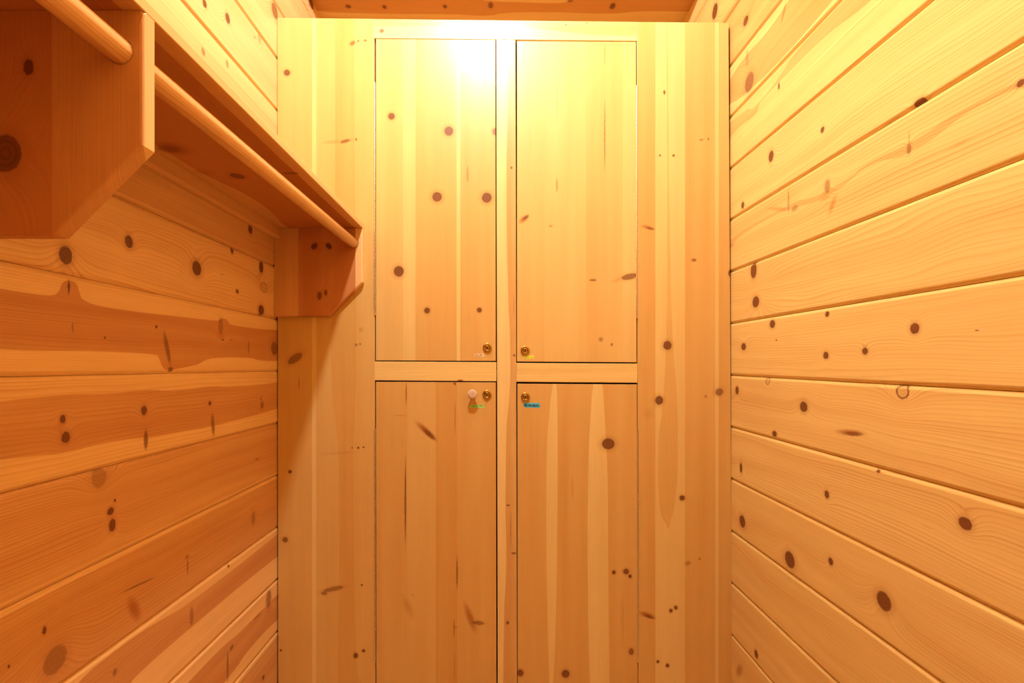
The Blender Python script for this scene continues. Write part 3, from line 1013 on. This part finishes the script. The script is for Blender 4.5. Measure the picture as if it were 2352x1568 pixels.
def bracket(y_front, notch, mat, end_gap=0.0):
    top = 315 + tilt(y_front) - 0.4
    if notch:
        outer = [(LX + 0.7, 114.6), (-385.0, 114.6), (-308.4, 192.0), (-308.4, top), (-495.2, top), (-495.2, 283.0), (LX + 0.7, 283.0)]
    else:
        outer = [(LX + 0.7, 114.6), (-385.0, 114.6), (-308.4, 192.0), (-308.4, top), (LX + 0.7, top)]
    c = rod_c(y_front)
    hole = [(c[0] + (ROD_R + 0.5) * math.cos(2 * math.pi * k / 40), c[1] + (ROD_R + 0.5) * math.sin(2 * math.pi * k / 40)) for k in range(40)]
    bm = bmesh.new()

    def loop(pts):
        vs = [bm.verts.new((a * S, y_front, CZ + b * S)) for (a, b) in pts]
        return [bm.edges.new((vs[k], vs[(k + 1) % len(vs)])) for k in range(len(vs))]
    eo = loop(outer)
    ei = loop(hole)
    bmesh.ops.triangle_fill(bm, use_beauty=True, use_dissolve=False, edges=eo + ei)
    # drop any triangles inside the hole
    for f in list(bm.faces):
        m = f.calc_center_median()
        if math.hypot(m.x - c[0] * S, m.z - CZ - c[1] * S) < ROD_R * 0.9 * S:
            bm.faces.remove(f)
    r = bmesh.ops.extrude_face_region(bm, geom=list(bm.faces))
    bmesh.ops.translate(bm, verts=[v for v in r['geom'] if isinstance(v, bmesh.types.BMVert)], vec=(0, PT, 0))
    bmesh.ops.recalc_face_normals(bm, faces=bm.faces)
    bm.edges.ensure_lookup_table()
    lay = bm.edges.layers.float.new('bevel_weight_edge')
    for e in bm.edges:
        a, b = e.verts
        if abs(a.co.y - b.co.y) < 1e-6 and a.co.y < y_front + 1e-4 and len(e.link_faces) == 2 and abs(e.calc_face_angle(0)) > 0.8:
            rr = [math.hypot(v.co.x - c[0] * S, v.co.z - CZ - c[1] * S) for v in (a, b)]
            if min(rr) > (ROD_R + 1.2) * S and (a.co.x + b.co.x) / 2 > (LX + 3) * S and (a.co.z + b.co.z) / 2 < CZ + (top - 3) * S and abs(a.co.z - b.co.z) + abs(a.co.x - b.co.x) > 0.01:
                e[lay] = 1.0
    me = bpy.data.meshes.new('bracket')
    bm.to_mesh(me)
    bm.free()
    me.materials.append(mat)
    uvl = me.uv_layers.new(name='UVMap')
    for p in me.polygons:
        for li in p.loop_indices:
            co = me.vertices[me.loops[li].vertex_index].co
            uvl.data[li].uv = (co.z - CZ + (co.y - y_front) * 0.3, co.x + (co.y - y_front) * 0.6)
    ob = link(bpy.data.objects.new('bracket', me), roots)
    bevel(ob, 0.0055, 3, weight=True)
    return ob


kN = 2.6437


def NP(px, py, wd, ht, kind='d', st=0.9, lean=0.0):
    return ((VY - py) / kN * S, (px - VX) / kN * S, 0.5 * ht / kN * S, 0.5 * wd / kN * S, lean, kind, st)


m_br_near = wood('near_bracket_pine', [NP(65, 154, 22, 36, 'd', 0.95), NP(12, 352, 72, 84, 'd', 0.95)],
                 [((1 - VX) / kN * S - 0.1, (118 - VX) / kN * S, 0.35)], strips=[(-0.81, 0.72), (-309.6 * S, 0.0)], seed=71.0, sap=RSAP, heart=RHEART, freq=170, rings=0.3, warp=0.01)  # sapwood edge strip, made paler to stand for lamp light on it
kF = 1.0125


def FP(px, py, wd, ht, kind='d', st=0.9, lean=0.0):
    return ((VY - py) / kF * S, (px - VX) / kF * S, 0.5 * ht / kF * S, 0.5 * wd / kF * S, lean, kind, st)


m_br_far = wood('far_bracket_pine', [FP(722, 565, 12, 15, 'd', 0.95, 0.6), FP(755, 565, 11, 15, 'd', 0.95, -0.6), FP(734, 679, 10, 18, 'd', 0.8), FP(748, 672, 7, 13, 'd', 0.8)],
                [], strips=[((600 - VX) / kF * S, 0.45), ((684.5 - VX) / kF * S, 1.0), ((816 - VX) / kF * S, 0.10)], seed=73.0, sap=RSAP, heart=RHEART, freq=200, rings=0.25, warp=0.01)
bracket(D - PT - 0.0006, False, m_br_far)
bracket(Y_NEAR_B - PT, True, m_br_near)
bracket(SH_END + 0.02, True, m_br_near)

# hanging rod
m_rod = wood('rod_pine', [], [], tone=0.18, seed=75.0, sap=RSAP, heart=RHEART, freq=230, rings=0.75, warp=0.012, wu=2.5, fibre=0.12)
V, Fc, UV = [], [], []
seg = 32
ys = [D - 0.004, D * 0.7, Y_NEAR_B, 0.2, SH_END + 0.006]
for y in ys:
    c = rod_c(y)
    for k in range(seg):
        a = 2 * math.pi * k / seg
        V.append(((c[0] + ROD_R * math.cos(a)) * S, y, CZ + (c[1] + ROD_R * math.sin(a)) * S))
for j in range(len(ys) - 1):
    for k in range(seg):
        k2 = (k + 1) % seg
        Fc.append((j * seg + k, j * seg + k2, (j + 1) * seg + k2, (j + 1) * seg + k))

        def vq(t):
            return 0.016 * math.sin(2 * math.pi * t / seg) + 0.03
        UV.append([(ys[j], vq(k)), (ys[j], vq(k + 1)), (ys[j + 1], vq(k + 1)), (ys[j + 1], vq(k))])
Fc.append(tuple(range(seg - 1, -1, -1)))
UV.append([(0, 0)] * seg)
Fc.append(tuple(range((len(ys) - 1) * seg, len(ys) * seg)))
UV.append([(0, 0)] * seg)
rod = mesh_obj('hanging_rod', V, Fc, [m_rod], fuv=UV, smooth=True)
tag(rod, 'round pine clothes rod running through the brackets under the left wall shelf', 'rod')

# ================================================================ ceiling lamp (just above the frame)
lampr = empty('ceiling_light', (LAMP_POS[0], LAMP_POS[1], LAMP_POS[2]))
tag(lampr, 'small round white globe light on the wooden ceiling', 'light')
mb = plain('white_enamel', (0.85, 0.83, 0.8), 0.4)


def turned(name, prof, mat, parent, seg=32):
    V, Fc = [], []
    for (r, z) in prof:
        for k in range(seg):
            a = 2 * math.pi * k / seg
            V.append((LAMP_POS[0] + r * math.cos(a), LAMP_POS[1] + r * math.sin(a), z))
    for j in range(len(prof) - 1):
        for k in range(seg):
            k2 = (k + 1) % seg
            Fc.append((j * seg + k, j * seg + k2, (j + 1) * seg + k2, (j + 1) * seg + k))
    Fc.append(tuple(range(seg)))
    Fc.append(tuple(range((len(prof) - 1) * seg, len(prof) * seg)))
    o = mesh_obj(name, V, Fc, [mat], parent, smooth=True)
    bm = bmesh.new(); bm.from_mesh(o.data); bmesh.ops.recalc_face_normals(bm, faces=bm.faces); bm.to_mesh(o.data); bm.free()
    return o


zc = CZ + (CEIL + (CEIL_HI - CEIL) * (1 - LAMP_POS[1] / (Y_LOW * S))) * S + 0.02
turned('lamp_base', [(0.060, zc), (0.060, zc - 0.062), (0.048, zc - 0.075), (0.022, zc - 0.080), (0.022, LAMP_POS[2] + 0.046)], mb, lampr)
me_ = bpy.data.materials.new('lamp_glow')
me_.use_nodes = True
nt = me_.node_tree
nt.nodes.clear()
em = nt.nodes.new('ShaderNodeEmission')
em.inputs[0].default_value = (*LAMP_COLOR, 1)
em.inputs[1].default_value = LAMP_STRENGTH
ou = nt.nodes.new('ShaderNodeOutputMaterial')
nt.links.new(em.outputs[0], ou.inputs[0])
R = 0.052
turned('lamp_globe', [(R * math.sin(t), LAMP_POS[2] + R * math.cos(t)) for t in [math.radians(d) for d in range(24, 177, 12)]], me_, lampr)
